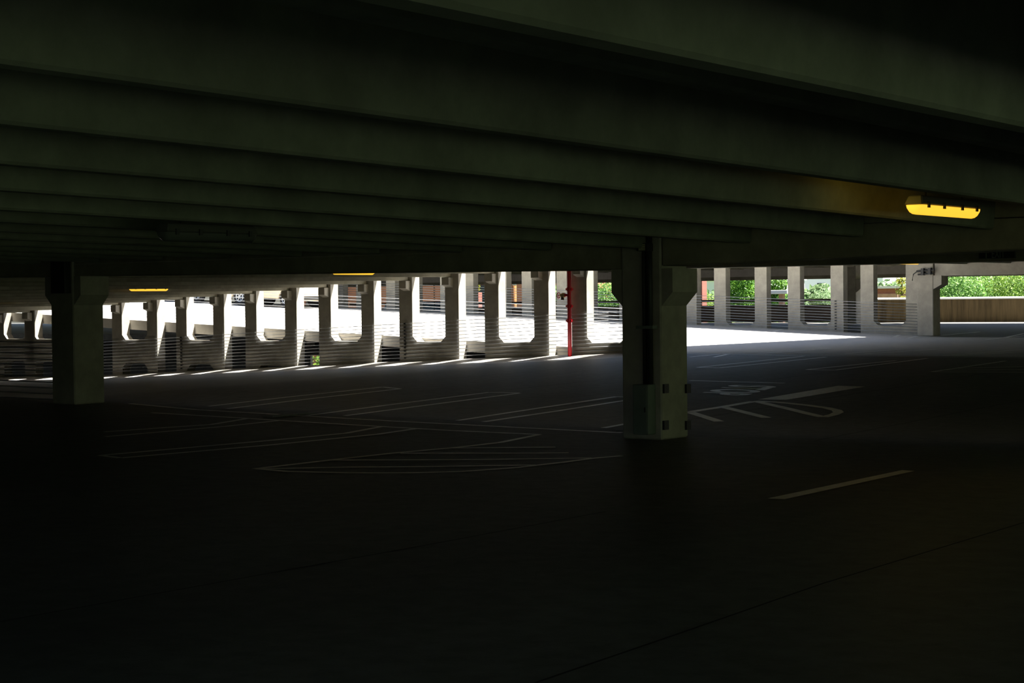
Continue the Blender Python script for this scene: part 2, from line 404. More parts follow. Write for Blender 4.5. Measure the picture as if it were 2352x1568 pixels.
for i, L in enumerate(LM):
    j = n-1-i
    root = D.objects.new('wall_panel', pm); COL.objects.link(root); root.location = (L, YM, 0)
    lab = 'precast window panel of the middle wall, standing behind the red standpipe' if j == 0 else f'precast window panel of the middle wall, {ORD[j+1] if j else ""} from the red standpipe' if j < n-1 else 'precast window panel of the middle wall, farthest left beyond the left column'
    if j == 0: lab = 'precast window panel of the middle wall, just right of the red standpipe'
    else: lab = f'precast window panel of the middle wall, {["", "first", "second", "third", "fourth", "fifth", "sixth", "seventh", "eighth", "ninth"][j]} to the left of red standpipe'
    tag(root, lab, 'wall panel', 'precast panels of the middle wall')
    for dx in (.30, 1.90):
        c = D.objects.new('corbel', cm); COL.objects.link(c); c.parent = root; c.location = (dx, 0, zc(L+dx)-.005)
SILL_F = on(1800, 747, 1, YF).z
fm = panel_mesh(SILL_F, SILL_F-.55, 1.68, -1.9).mesh('wall_panel', CON)
LF = [on(x, 760, 1, YF).x for x in (1977, 1810, 1641)]
pf = (LF[0]-LF[2])/2
while LF[-1] > -56: LF.append(LF[-1]-pf)
for i, L in enumerate(LF):
    root = D.objects.new('wall_panel', fm); COL.objects.link(root); root.location = (L, YF, 0)
    lab = 'pale precast panel of the far wall, touching the right end column' if i == 0 else f'pale precast panel of the far wall, {ORD[i]} from the right end column'
    tag(root, lab, 'wall panel', 'precast panels of the far wall')

# ------------------------------------------------------------------ cable barriers
def barrier(label, x0, x1, Y, zfun, n=11, r=.009, z0=.10, dz=.1, spacers=(), step=3.0):
    root = empty('cable_barrier', ((x0+x1)/2, Y, zfun((x0+x1)/2))); tag(root, label, 'cable barrier', 'cable barriers')
    ns = max(1, int((x1-x0)/step)); o = root.location
    for q in range(n):
        pts = []
        for i in range(ns+1):
            X = lerp(x0, x1, i/ns); pts.append((X-o.x, 0, zfun(X)+z0+dz*q-o.z))
        MB().tube(pts, r, 5).build('cable', STEEL, root, smooth=True)
    for X in spacers:
        for q in range(n): MB().box(X-.03-o.x, X+.03-o.x, -.02, .02, zfun(X)+z0+dz*q-.022-o.z, zfun(X)+z0+dz*q+.022-o.z).build('clamp', DSTEEL, root)
    return root
xend = LM[-1]+2.3
barrier('steel cable barrier in front of the middle wall, low along its floor', -60, xend, YM-.035, zm, spacers=[on(418, 800, 1, YM).x, on(932, 800, 1, YM).x])
barrier('steel cable barrier along the ramp edge behind the middle wall', -62, xend, YM+.85, zr, spacers=())
barrier('steel cable barrier in front of the far wall, on the ramp', -57, P0.x-.02, YF-.035, zr, n=11, spacers=[on(1920, 700, 1, YF).x, on(999, 700, 1, YF).x, on(1421, 700, 1, YF).x])
barrier('black-looking cable barrier left of the left column, bottom left', -44, PL.x-.01, YG+.3, lambda X: zg(X)-.05, n=11, r=.011)
# kerb edge under that barrier
struct(MB().box(-71, PL.x-.02, YG+.05, YG+.68, -3.2, zg(-30)-.02).build('trim_1', CON))

# ------------------------------------------------------------------ paint and joints on the decks
def pline(pts, w, m, name, parent, lift=.004, px=True, n=6):
    P = [fl(*p) for p in pts] if px else [Vector((p[0], p[1], zf(p[0], p[1]))) for p in pts]
    Q = []
    for a, b in zip(P, P[1:]):
        for i in range(n): Q.append(a.lerp(b, i/n))
    Q.append(P[-1])
    vs = []; N = len(Q)
    for i, q in enumerate(Q):
        d = Q[min(i+1, N-1)]-Q[max(i-1, 0)]; d.z = 0; d.normalize(); s = Vector((-d.y, d.x, 0))*w/2
        for e in (q+s, q-s): vs.append((e.x, e.y, zf(e.x, e.y)+lift))
    b = MB().add(vs, [(2*i, 2*i+1, 2*i+3, 2*i+2) for i in range(N-1)])
    return b.build(name, m, parent)
def ppoly(pts, m, name, parent, lift=.004):
    P = [fl(*p) for p in pts]
    return MB().add([(p.x, p.y, p.z+lift) for p in P], [tuple(range(len(P)))]).build(name, m, parent)
W = .10
near_sets = [
    [(230, 1046), (617, 1012), (795, 995), (881, 979)], [(277, 1052), (622, 1022), (871, 997), (952, 985)], [(230, 1046), (277, 1052)],
    [(239, 992), (486, 975), (569, 961)], [(242, 1003), (521, 979), (640, 966)]]
for s in near_sets: pline(s, W, PAINT, 'stall_stripe', near_floor)
for s in ([(298, 927), (453, 941), (676, 954), (900, 967), (1172, 981), (1428, 994)], [(349, 948), (569, 961), (795, 975), (1038, 989), (1239, 998)]):
    pline(s, .11, PAINT, 'edge_stripe', mid_floor)
mid_sets = [
    [(480, 933), (660, 912), (879, 889)], [(521, 939), (720, 915), (919, 893)], [(879, 889), (919, 893)],
    [(706, 954), (900, 929), (1124, 901)], [(792, 955), (1000, 928), (1193, 903)], [(1124, 901), (1193, 902.5)],
    [(1050, 966), (1240, 937), (1416, 911), (1440, 912)], [(1110, 969), (1280, 944), (1440, 919)], [(1386, 983), (1440, 973)],
    [(1601, 844), (1847, 818)], [(1652, 845), (1898, 820)], [(1601, 844), (1652, 845)],
    [(1853, 849), (2058, 828)], [(1918, 850), (2130, 823)], [(1853, 849), (1918, 850)],
    [(1697, 810), (1905, 799)], [(1740, 812), (1910, 800)], [(1584, 812), (1800, 816), (1993, 818), (2352, 822)],
    [(1584, 820), (1680, 812)], [(1640, 820), (1672, 814)],
    [(2140, 854), (2310, 829)], [(2140, 854), (2352, 855)], [(2160, 850), (2352, 849)], [(2200, 846), (2352, 842)],
    [(1942, 812), (2072, 802)], [(1985, 813), (2150, 802)], [(2164, 817), (2352, 803)], [(2191, 817), (2352, 808)],
    [(1584, 874), (1802, 880)]]
for s in mid_sets: pline(s, W if s[0] != (1584, 874) else .12, PAINT, 'stall_stripe', mid_floor)
for s in ([(1604, 752), (1627, 747)], [(1630, 754), (1654, 749)], [(1747, 760), (1771, 755)], [(1776, 761), (1798, 756)], [(1896, 767), (1920, 762)], [(1928, 768), (1951, 763)], [(2054, 774), (2077, 770)], [(2084, 777), (2107, 772)]):
    pline(s, .13, PAINT, 'stall_stripe', ramp if s[0][0] < 2000 else cross_floor, n=2)
for s in ([(2163, 770), (2250, 762)], [(2265, 780), (2352, 766)], [(2310, 775), (2352, 771)]):
    pline(s, .12, PAINT, 'stall_stripe', third_floor if s[0][1] < 771 else cross_floor, n=2)
# hatched end islands
for s in ([(584, 1077), (765, 1056), (900, 1041), (1056, 1027), (1151, 1016), (1239, 998)], [(590, 1077), (662, 1083), (800, 1086), (949, 1086), (1062, 1083), (1187, 1074), (1300, 1061), (1359, 1053), (1428, 1047)],
          [(602, 1077), (800, 1073), (1231, 1068)], [(760, 1057), (1000, 1056), (1359, 1052)], [(920, 1041), (1306, 1040)], [(1040, 1029), (1276, 1027)]):
    pline(s, .09, YPAINT, 'island_hatching', near_floor)
for s in ([(1586, 946), (1662, 934), (1731, 922)], [(1586, 947), (1652, 968)], [(1662, 935), (1761, 959.5)], [(1738, 922), (1812, 939), (1891, 958)],
          [(1736, 921), (1790, 924), (1857, 931), (1900, 937), (1922, 942.5), (1926, 947), (1916, 952), (1891, 958)]):
    pline(s, .16, YPAINT, 'island_hatching', mid_floor)
ppoly([(1741, 917.5), (1806, 918.5), (1988, 888), (1925, 886)], YPAINT, 'stop_bar', mid_floor)
ppoly([(1763, 1145), (1802, 1147), (2101, 1082), (2072, 1080)], PAINT, 'lane_dash', near_floor)
# joints between deck units
for s in ([(1230, 1568), (1560, 1455), (1890, 1340), (2352, 1200)], [(0, 1428), (600, 1320), (1000, 1248), (1390, 1175)], [(600, 1320), (1000, 1248)]):
    pline(s, .02, JOINT, 'deck_joint', near_floor, lift=.002)
X = -45
while X < 5:
    pline([(X, 20.9), (X, 30), (X, 39.9)], .02, JOINT, 'deck_joint', mid_floor, lift=.002, px=False); X += 3.1

def text_mesh(txt, name, m, extrude=0., bold=0.):
    c = D.curves.new(name, 'FONT'); c.body = txt; c.size = 1; c.extrude = extrude; c.offset = bold
    o = D.objects.new(name, c); COL.objects.link(o)
    bpy.context.view_layer.update()
    me = D.meshes.new_from_object(o.evaluated_get(bpy.context.evaluated_depsgraph_get()))
    D.objects.remove(o); me.name = name; me.materials.clear(); me.materials.append(m)
    return me
me = text_mesh('STOP', 'stop_lettering', PAINT, 0, .03)
xs_ = [v.co.x for v in me.vertices]; ys_ = [v.co.y for v in me.vertices]
A = fl(1673, 884); B = fl(1590, 905); H = 1.0
x0, x1, y0, y1 = min(xs_), max(xs_), min(ys_), max(ys_)
A2 = fl(1680, 884); B2 = fl(1600, 905)
for v in me.vertices:
    u = (v.co.x-x0)/(x1-x0); w = (v.co.y-y0)/(y1-y0)
    Y = lerp(A2.y, B2.y, u); X = lerp(A2.x, B2.x, u)+w*H
    v.co = (X, Y, zf(X, Y)+.005)
o = D.objects.new('stop_lettering', me); COL.objects.link(o); o.parent = mid_floor

# ------------------------------------------------------------------ lamps
def lamp(label, P, length, lit, w=.16, h=.12, group='ceiling lamps', glow=False):
    root = empty('ceiling_lamp', P); tag(root, label, 'lamp', group)
    L = length/2
    prof = [(-w/2, .0), (w/2, .0), (w/2*.8, h*.55), (-w/2*.8, h*.55)]
    b = MB(); b.hexa([(-w/2, -L, 0), (w/2, -L, 0), (w/2, L, 0), (-w/2, L, 0), (-w/2*.7, -L*.94, h*.6), (w/2*.7, -L*.94, h*.6), (w/2*.7, L*.94, h*.6), (-w/2*.7, L*.94, h*.6)])
    b.build('housing', HOUSE, root, bevel=.012)
    b = MB(); N = 8; secs = [(-L*.99, .35), (-L*.965, .75), (-L*.92, 1), (L*.92, 1), (L*.965, .75), (L*.99, .35)]
    vs = []; 
    for y, s in secs:
        for q in range(N+1):
            t = PI*q/N; vs.append((w*.47*math.cos(t)*(.6+.4*s), y, -.004-h*.62*math.sin(t)*s))
    fs = [(i*(N+1)+q, i*(N+1)+q+1, (i+1)*(N+1)+q+1, (i+1)*(N+1)+q) for i in range(len(secs)-1) for q in range(N)]
    fs += [tuple(range(N, -1, -1)), tuple((len(secs)-1)*(N+1)+q for q in range(N+1))]
    b.add(vs, fs); b.build('lens', LENS if lit else DLENS, root, smooth=True)
    for sx in (-1, 1):
        for yy in (-.8, -.3, .3, .8): MB().box(sx*w*.5-.008, sx*w*.5+.008, yy*L-.02, yy*L+.02, -.03, .03).build('clip', DSTEEL, root)
    if glow:
        pl_ = D.lights.new('added_rib_glow', 'POINT'); pl_.energy = 1.4; pl_.color = (1, .66, .08); pl_.shadow_soft_size = .06  # extra point light past the lens end, added to brighten the rib
        po = D.objects.new('added_rib_glow', pl_); COL.objects.link(po); po.parent = root; po.location = (-.1, -L-.22, .06)
    for yy in (-.6, .6): MB().tube([(0, L*yy, h*.55), (0, L*yy, .50)], .01, 6).build('hanger', DSTEEL, root)
    return root
XL = (RIBX[2]+RIBX[3])/2-.05
a = on(2097, 466, 0, XL); c = on(2236, 484, 0, XL)
lamp('glowing yellow ceiling lamp hung between ribs at upper right', (XL, (a.y+c.y)/2, (a.z+c.z)/2), abs(a.y-c.y), True, w=.2, h=.15, glow=True)
XL2 = ribs[4+7][0]+.78
a = on(370, 527, 0, XL2); c = on(580, 543, 0, XL2)
lamp('unlit ceiling lamp between dark ribs at left', (XL2, (a.y+c.y)/2, (a.z+c.z)/2), abs(a.y-c.y), False, w=.2, h=.15)
def mid_lamp(label, px, py, X, length=1.35):
    P = on(px, py, 0, X); P.z += .02
    lamp(label, P, length, True)
def lampY(label, px, py, Y, up=.06):
    P = on(px, py, 1, Y)
    grid = COLX + [COLX[-1]+1.55*i for i in range(1, 20)]
    mids = [(p+q)/2 for p, q in zip(grid, grid[1:])]
    X = min(mids, key=lambda v: abs(v-P.x)); P = on(px, py, 0, X); P.z += up
    lamp(label, P, 1.35, True)
lampY('yellow lamp under the ramp ceiling above the leftmost window panels', 342, 673, 33.0, .135)
lampY('yellow lamp tucked just below the near girder, left of centre', 812, 629, 30.0)
lampY('yellow lamp at far left between left column and picture edge', 26, 657, 34.0)
lampY('yellow lamp under crossover ceiling near the right end column', 2086, 605.5, 50.0)

# ------------------------------------------------------------------ centre column fittings
zc0 = zg(PC.x)
def at_front(px, py): return on(px, py, 1, YG)
P = at_front(1472, 995); Q = at_front(1506, 882)
cab = empty('electrical_cabinet', ((P.x+Q.x)/2, YG-.10, P.z)); tag(cab, 'slim grey electrical cabinet on foot of middle column', 'cabinet')
w = (Q.x-P.x)/2; h = Q.z-P.z
MB().box(-w, w, -.09, .10, 0, h).build('case', DMETAL, cab, bevel=.008)
MB().box(-w+.02, w-.02, -.1, -.09, .03, h-.03).build('door', DMETAL, cab)
MB().box(w-.05, w-.03, -.115, -.1, h*.45, h*.55).build('latch', DSTEEL, cab)
for (px0, px1, lab) in ((1478, 1486, 'left'), (1490, 1501, 'right')):
    P0_ = at_front(px0, 600); P1_ = at_front(px1, 600)
    r = (P1_.x-P0_.x)/2; cx = (P0_.x+P1_.x)/2
    root = empty('conduit', (cx, YG-r-.005, P.z+h)); tag(root, f'dark vertical conduit above grey cabinet on middle column, {"left" if lab == "left" else "thicker right"} one of two', 'conduit', 'conduits on the middle column')
    MB().tube([(0, 0, 0), (0, 0, 1.30-(P.z+h))], r, 10).build('pipe', DSTEEL, root, smooth=True)
Pb = at_front(1491, 751)
b = empty('pipe_strap', (Pb.x, YG-.10, Pb.z)); tag(b, 'pale metal strap across conduits on middle column', 'strap')
MB().prism([(-.13, .10), (-.13, -.02), (.13, -.02), (.13, .10), (.115, .10), (.115, -.008), (-.115, -.008), (-.115, .10)], 2, -.02, .02).build('band', DMETAL, b)
Pn = at_front(1487, 568)
b = empty('notice_plate', (Pn.x, YG-.13, Pn.z)); tag(b, 'small pale ruled notice at the top of middle column', 'notice')
NOTE = mat('pale_notice', (.55, .53, .32), .7, .3)
MB().prism([(-.085, .13), (-.085, -.004), (.085, -.004), (.085, .13), (.075, .13), (.075, .02), (-.075, .02), (-.075, .13)], 2, -.05, .05).build('plate', DSTEEL, b)
for r_ in range(4): MB().box(-.05, .05, -.008, -.004, .025-r_*.022, .04-r_*.022).build('rule_mark', NOTE, b)
# junction box on left column
Pj = on(146, 640, 1, YG)
b = empty('junction_box', (Pj.x, YG-.06, Pj.z)); tag(b, 'black junction box high on left column face', 'junction box')
MB().box(-.19, .19, -.07, .07, -.25, .32).build('case', DSTEEL, b, bevel=.01)
for dx in (-.08, .07): MB().tube([(dx, 0, .3), (dx, 0, .62)], .02).build('conduit_stub', DSTEEL, b)
# pipe fittings on right column
Pj = on(2126, 624, 1, YF-.12)
b = empty('pipe_fittings', (Pj.x, YF-.2, Pj.z)); tag(b, 'small black pipe fittings on top of the pale right column', 'pipe fittings')
MB().tube([(-.3, 0, .02), (.35, 0, .06)], .035).build('pipe', DSTEEL, b); MB().tube([(-.25, 0, -.09), (.3, 0, -.06)], .03).build('pipe', DSTEEL, b)
MB().tube([(-.3, 0, .0), (-.42, 0, -.08), (-.46, 0, -.3)], .02).build('bend', DSTEEL, b)
MB().box(-.12, -.02, -.06, .08, -.12, .12).build('valve_body', DSTEEL, b); MB().box(.14, .24, -.06, .08, -.1, .13).build('valve_body', DSTEEL, b)

# ------------------------------------------------------------------ exit sign on the far girder
P = on(2250, 594, 1, YM+.08); Q = on(2332, 571, 1, YM+.08)
sg = empty('exit_sign', ((P.x+Q.x)/2, YM+.06, (P.z+Q.z)/2)); tag(sg, 'black sign reading EXIT with an arrow, on the dark girder at right', 'sign')
w = (Q.x-P.x)/2; h = (Q.z-P.z)/2
MB().box(-w, w, -.02, .04, -h, h).build('board', DSTEEL, sg)
SIGNW = mat('dim_sign_paint', (.30, .34, .27), .6, .3)
me = text_mesh('EXIT', 'lettering', SIGNW)
xs_ = [v.co.x for v in me.vertices]; ys_ = [v.co.y for v in me.vertices]; x0, x1, y0, y1 = min(xs_), max(xs_), min(ys_), max(ys_)
e0 = on(2279, 590, 1, YM+.06).x-sg.location.x; e1 = on(2309, 590, 1, YM+.06).x-sg.location.x
for v in me.vertices: v.co = (lerp(e0, e1, (v.co.x-x0)/(x1-x0)), -.024, lerp(-.095, .095, (v.co.y-y0)/(y1-y0)))
o = D.objects.new('lettering', me); COL.objects.link(o); o.parent = sg
ax = on(2266, 590, 1, YM+.06).x-sg.location.x
b = MB().box(ax-.012, ax+.012, -.024, -.02, -.095, .06)
b.prism([(ax-.06, .03), (ax-.045, .018), (ax, .07), (ax+.045, .018), (ax+.06, .03), (ax, .1)], 1, -.024, -.02); b.build('arrow', SIGNW, sg)

# ------------------------------------------------------------------ red standpipe
P = on(1309, 816, 1, YM-.22)
zb = zf(P.x, P.y)
sp = empty('standpipe', (P.x, P.y, zb)); tag(sp, 'red fire standpipe with hose valve before the middle wall', 'standpipe')
MB().tube([(0, 0, 0), (0, 0, zc(P.x)+.54-zb)], .057, 14).build('pipe', RED, sp, smooth=True)
for py in (664, 703, 736):
    z = on(1307, py, 1, YM-.22).z-zb
    MB().tube([(0, 0, z-.05), (0, 0, z+.05)], .075, 14).box(-.095, -.06, -.04, .04, z-.03, z+.03).box(.06, .095, -.04, .04, z-.03, z+.03).build('coupling', RED, sp)
zv = on(1290, 678, 1, YM-.22).z-zb
MB().tube([(-.05, 0, zv), (-.16, 0, zv)], .04, 12).build('branch', RED, sp)
v = MB().tube([(-.14, 0, zv), (-.2, 0, zv), (-.26, 0, zv), (-.30, 0, zv)], [.06, .075, .06, .045], 12).build('hose_valve', BRASS, sp, smooth=True)
MB().tube([(-.21, -.02, zv-.04), (-.21, -.03, zv-.13)], .045, 10).build('valve_cap', DSTEEL, v)
hw = MB().ring((-.36, 0, zv), 0, .075, .012).tube([(-.29, 0, zv), (-.37, 0, zv)], .012, 6)
for t in range(4): hw.tube([(-.36, 0, zv), (-.36, .075*math.cos(t*PI/2+.4), zv+.075*math.sin(t*PI/2+.4))], .008, 5)
hw.build('handwheel', RED, sp)

# ------------------------------------------------------------------ far parapets
xa = on(1960, 690, 1, YP).x
pz = on(2250, 685, 1, YP).z
struct(MB().box(xa, 20, YP, YP+.22, zt(YP)-.05, pz).build('wall_far', STAIN, bevel=.01))
struct(MB().prism([(YP-.03, pz-.03)]+[(YP+.11-.14*math.cos(i*PI/6), pz-.03+.10*math.sin(i*PI/6)) for i in range(1, 6)]+[(YP+.25, pz-.03)], 0, xa, 20).build('trim_2', mat('sunlit_cap_concrete', (.6, .58, .54), .8, .3, 3, .1)))  # half-round cap added in paler concrete to show the sunlit top edge
xb = on(1375, 700, 1, YP).x
pr = empty('barrier_rail', ((xb+xa)/2-20, YP+.1, zt(YP))); tag(pr, 'dark brown barrier panel and top rail behind the far wall, below the trees', 'barrier')
ox = pr.location.x
ztp = on(1700, 701, 1, YP).z-zt(YP); zrl = on(1700, 690, 1, YP).z-zt(YP)
MB().box(-70-ox, xa-ox, -.05, .05, 0, ztp).build('panel', DARKP, pr)
MB().box(-70-ox, xa-ox, -.04, .04, zrl-.07, zrl+.05).build('top_rail', DARKP, pr)
X = -68
while X < xa-1: MB().box(X-ox-.04, X-ox+.04, -.03, .03, ztp-.02, zrl).build('post', DARKP, pr); X += 4.2

# ------------------------------------------------------------------ vehicles
def vehicle(name, label, cat, P, rz, paint, L=5.2, Wd=1.9, Hh=1.75, pickup=False):
    root = empty(name, P, rz); tag(root, label, cat)
    pm_ = mat('paint_'+name+str(len(MATS)), paint, .35, .5)
    r = .37; wf, wr = L*.30, -L*.30
    def arch(cx):
        return [(cx+(r+.08)*math.cos(t), r+(r+.08)*math.sin(t)) for t in [i*PI/8 for i in range(0, 9)]]
    base = .32
    low = [(L/2, base)] + [p for p in arch(wf) if p[1] >= base] + [p for p in arch(wr) if p[1] >= base] + [(-L/2, base)]
    up = [(-L/2, .95), (-L/2+.08, 1.02)]
    if pickup: up += [(-L*.08, 1.04), (-L*.07, Hh), (L*.14, Hh), (L*.27, 1.08)]
    else: up += [(-L*.46, Hh*.92), (-L*.40, Hh), (L*.10, Hh), (L*.24, 1.06)]
    up += [(L*.46, .96), (L/2, .80)]
    b = MB().prism(low+up, 1, -Wd/2, Wd/2); body = b.build('body', pm_, root, bevel=.03)
    if pickup: gl = [(-L*.055, 1.1), (-L*.05, Hh-.08), (L*.13, Hh-.08), (L*.235, 1.1)]
    else: gl = [(-L*.43, 1.08), (-L*.40, Hh-.1), (L*.09, Hh-.1), (L*.20, 1.08)]
    MB().prism(gl, 1, -Wd/2-.006, Wd/2+.006).build('side_window', GLASS, root)
    for s in (-1, 1):
        b = MB().box(-L*.08, -L*.02, s*Wd/2-.02, s*Wd/2+.02, .9, .93); b.build('door_handle', DSTEEL, root)
        for cx in (wf, wr):
            y = s*(Wd/2-.12)
            t = MB().tube([(cx, y-.11, r), (cx, y-.09, r), (cx, y+.09, r), (cx, y+.11, r)], [r*.93, r, r, r*.93], 20).build('wheel', RUBBER, root, smooth=False)
            rim = MB().ring((cx, y+s*.115, r), 1, .2, .025, 20, 5)
            for q in range(6): rim.tube([(cx, y+s*.115, r), (cx+.2*math.cos(q*PI/3), y+s*.115, r+.2*math.sin(q*PI/3))], .022, 5)
            rim.tube([(cx, y+s*.1, r), (cx, y+s*.13, r)], .06, 10)
            rim.build('rim', STEEL, t)
    MB().box(L/2-.05, L/2+.06, -Wd/2+.1, Wd/2-.1, .36, .52).build('bumper', DSTEEL, root)
    MB().box(-L/2-.06, -L/2+.05, -Wd/2+.1, Wd/2-.1, .36, .52).build('bumper', DSTEEL, root)
    return root
YV = YF-2.6
Pv = on(604, 701, 1, YV-.9); tilt = math.atan(.0432)
tr = vehicle('parked_car', 'tall beige car parked on the sunlit ramp, seen under the ceiling left of centre', 'car', (Pv.x, YV, zr(Pv.x)), PI, (.62, .52, .37), L=4.6)
tr.rotation_euler = (0, tilt, 0); tr.rotation_euler = Matrix.Rotation(tilt, 3, 'Y').to_euler()
Pv2 = on(462, 694, 1, YV)
cr = vehicle('parked_car', 'dark blue-grey car on the ramp, left of the tall beige car', 'car', (Pv2.x-1.0, YV+.3, zr(Pv2.x-1.0)), 0, (.10, .12, .17), L=4.6, Hh=1.5)
cr.rotation_euler = Matrix.Rotation(tilt, 3, 'Y').to_euler()
Pv3 = on(985, 706, 1, 66)
vehicle('parked_car', 'small blue car behind the far wall, before the brick building', 'car', (Pv3.x, 66, zt(66)-.02), 0, (.08, .22, .34), L=4.2, Hh=1.35)

# ------------------------------------------------------------------ outside
ZG = -9.0
g = struct(MB().box(-420, 260, 78, 620, ZG-.5, ZG).build('ground', GROUND))
LAWN = mat('lawn_grass', (.115, .17, .08), .9, .1, .6, .3)
struct(MB().prism([(13.3, -6.3), (13.3, 78), (120, 78), (120, -80), (-90, -80), (-90, -6.3)], 2, -3.6, -3.2).build('ground', LAWN))  # unseen lawn, set high to bounce green light onto the ceiling
struct(MB().prism([(40, -3.3), (70, -3.3), (70, 14), (62, 14)], 1, -80, 78).build('ground', LAWN))  # unseen slope added to block low sky from the near deck
def building(name, label, P, w, d, h, m, wins=None, roofm=None, rt=.5):
    root = empty(name, P); tag(root, label, 'building')
    MB().box(-w/2, w/2, 0, d, 0, h).build('wall', m, root)
    MB().box(-w/2-.3, w/2+.3, -.3, d+.3, h, h+rt).build('roof', roofm or WHITE, root)
    if wins:
        for (x, z, ww, hh) in wins:
            f_ = MB().box(x-ww/2-.1, x+ww/2+.1, -.06, .02, z-hh/2-.1, z+hh/2+.1).build('window', WHITE, root)
            MB().box(x-ww/2, x+ww/2, -.09, -.05, z-hh/2, z+hh/2).build('pane', GLASS, f_)
    return root
YB = 98
b0 = on(650, 700, 1, YB); b1 = on(1345, 700, 1, YB)
cx = (b0.x+b1.x)/2
def bx_(px): return on(px, 690, 1, YB).x-cx
def bz_(px, py): return on(px, py, 1, YB).z-ZG
wins = [(bx_(912)-.0, bz_(912, 680), 1.4, 1.0), (bx_(930), bz_(930, 680), 1.4, 1.0)]
bb = building('brick_building', 'orange brick building glimpsed through the middle wall windows', (cx, YB, ZG), b1.x-b0.x, 14, 14, BRICK, wins)
MB().box(bx_(1090), bx_(1125), -.1, .02, 0, bz_(1100, 655)).build('opening_shade', DSTEEL, bb)  # dark box on the wall, its colour standing in for a shaded opening
MB().box(bx_(770), bx_(783), -.1, .02, 0, bz_(775, 640)).build('opening_shade', DSTEEL, bb)  # second dark box, likewise coloured for the shade inside an opening
MB().box(bx_(784), bx_(799), -.5, .02, 0, bz_(790, 640)).build('pilaster', WHITE, bb)
MB().box(bx_(1165), bx_(1170), -.5, .0, 0, bz_(1168, 672)).build('downpipe', WOOD, bb)
b0 = on(1992, 690, 1, 125); b1 = on(2120, 690, 1, 125)
zt_ = on(2045, 656, 1, 125).z
rb = building('brick_building', 'low dark red brick building with pale roof edge behind right far panel', ((b0.x+b1.x)/2, 125, ZG), b1.x-b0.x, 12, zt_-ZG-.2, DBRICK, None, WHITE, .18)
zl = on(2045, 674, 1, 125).z-ZG
MB().box(-(b1.x-b0.x)/2, (b1.x-b0.x)/2, -.05, .01, 0, zl).build('lower_wall', mat('pale_brick', (.50, .30, .22), .85, .2, 3, .2), rb)
P = on(1607, 700, 1, 84)
pl = empty('brick_pier', (P.x, 84, ZG)); tag(pl, 'tall brown brick pier just right of the middle column', 'pier')
MB().box(-.20, .16, 0, .5, 0, 11.5).build('shaft', DBRICK, pl)
MB().box(-.28, .24, -.08, .58, 11.5, 11.8).build('cap', WHITE, pl)
for (px, py, Y, w_, hpx, lab) in ((1625, 664, 300, 26, 645, 'white office block on the skyline right of the brick pier'), (1852, 656, 330, 34, 630, 'white building with blue sign band on the skyline among hazy trees'), (1800, 668, 390, 20, 640, 'pale tower block on the skyline behind the leafy tree')):
    P = on(px, py, 1, Y); Q = on(px, hpx, 1, Y)
    w2 = w_*.5
    ww = [(x, Q.z-ZG-2.5-3.2*r_, 1.8, 1.4) for x in (-w2*.6, -w2*.2, w2*.2, w2*.6) for r_ in range(2)]
    building('office_building', lab, (P.x, Y, ZG), w_, 15, Q.z-ZG, WHITE, ww, WHITE)

def leaf_blob(mb, c, rad, n, size, rng, shell=.55):
    for _ in range(n):
        while True:
            v = Vector((rng.uniform(-1, 1), rng.uniform(-1, 1), rng.uniform(-1, 1)))
            if shell < v.length < 1: break
        p = Vector(c)+Vector((v.x*rad[0], v.y*rad[1], v.z*rad[2]))
        nrm = (v.normalized()*.7+Vector((rng.uniform(-1, 1), rng.uniform(-1, 1), rng.uniform(-.3, 1)))).normalized()
        a = nrm.orthogonal().normalized(); a.rotate(Matrix.Rotation(rng.uniform(0, 6.28), 3, nrm)); b_ = nrm.cross(a)
        s = size*rng.uniform(.6, 1.3); l = s*1.7
        mb.add([p-b_*l*.5, p+a*s*.4+nrm*s*.12, p+b_*l*.5, p-a*s*.4+nrm*s*.12], [(0, 1, 2, 3)])
def tree(name, label, P, height, rad, m, seed, nblob=16, nleaf=1500, lsize=.10, trunk_r=.22, cat='tree', group='trees beyond the garage', low=.15):
    rng = random.Random(seed)
    root = empty(name, P); tag(root, label, cat, group)
    lv = MB(); tk = MB()
    tk.tube([(0, 0, 0), (rng.uniform(-.2, .2), 0, height*.4), (rng.uniform(-.4, .4), rng.uniform(-.3, .3), height*.85)], [trunk_r, trunk_r*.7, trunk_r*.2], 8)
    for i in range(nblob):
        t = (i+.5)/nblob; z = height*lerp(low, .93, t)
        ang = i*2.4+rng.uniform(-.4, .4); rr = rad*(.75*math.sqrt(max(.05, 1-(2*t-.9)**2)))*rng.uniform(.5, 1.)
        c = (rr*math.cos(ang), rr*math.sin(ang), z); q = rad*rng.uniform(.35, .55)
        leaf_blob(lv, c, (q, q, q*.75), nleaf, lsize, rng)
        tk.tube([(0, 0, z*.7), ((c[0])*.6, c[1]*.6, z*.95), c], [trunk_r*.35, trunk_r*.2, .02], 5)
    tk.build('trunk', BARK, root, smooth=True)
    lv.build('crown', m, root)
    return root
def tree_px(label, px, Y, top, rad, m, seed, **kw):
    P = on(px, 690, 1, Y); zt0 = on(px, top, 1, Y).z
    return tree(kw.pop('name', 'leafy_tree'), label, (P.x, Y, ZG), (zt0-ZG-.34*rad)/.93, rad, m, seed, **kw)
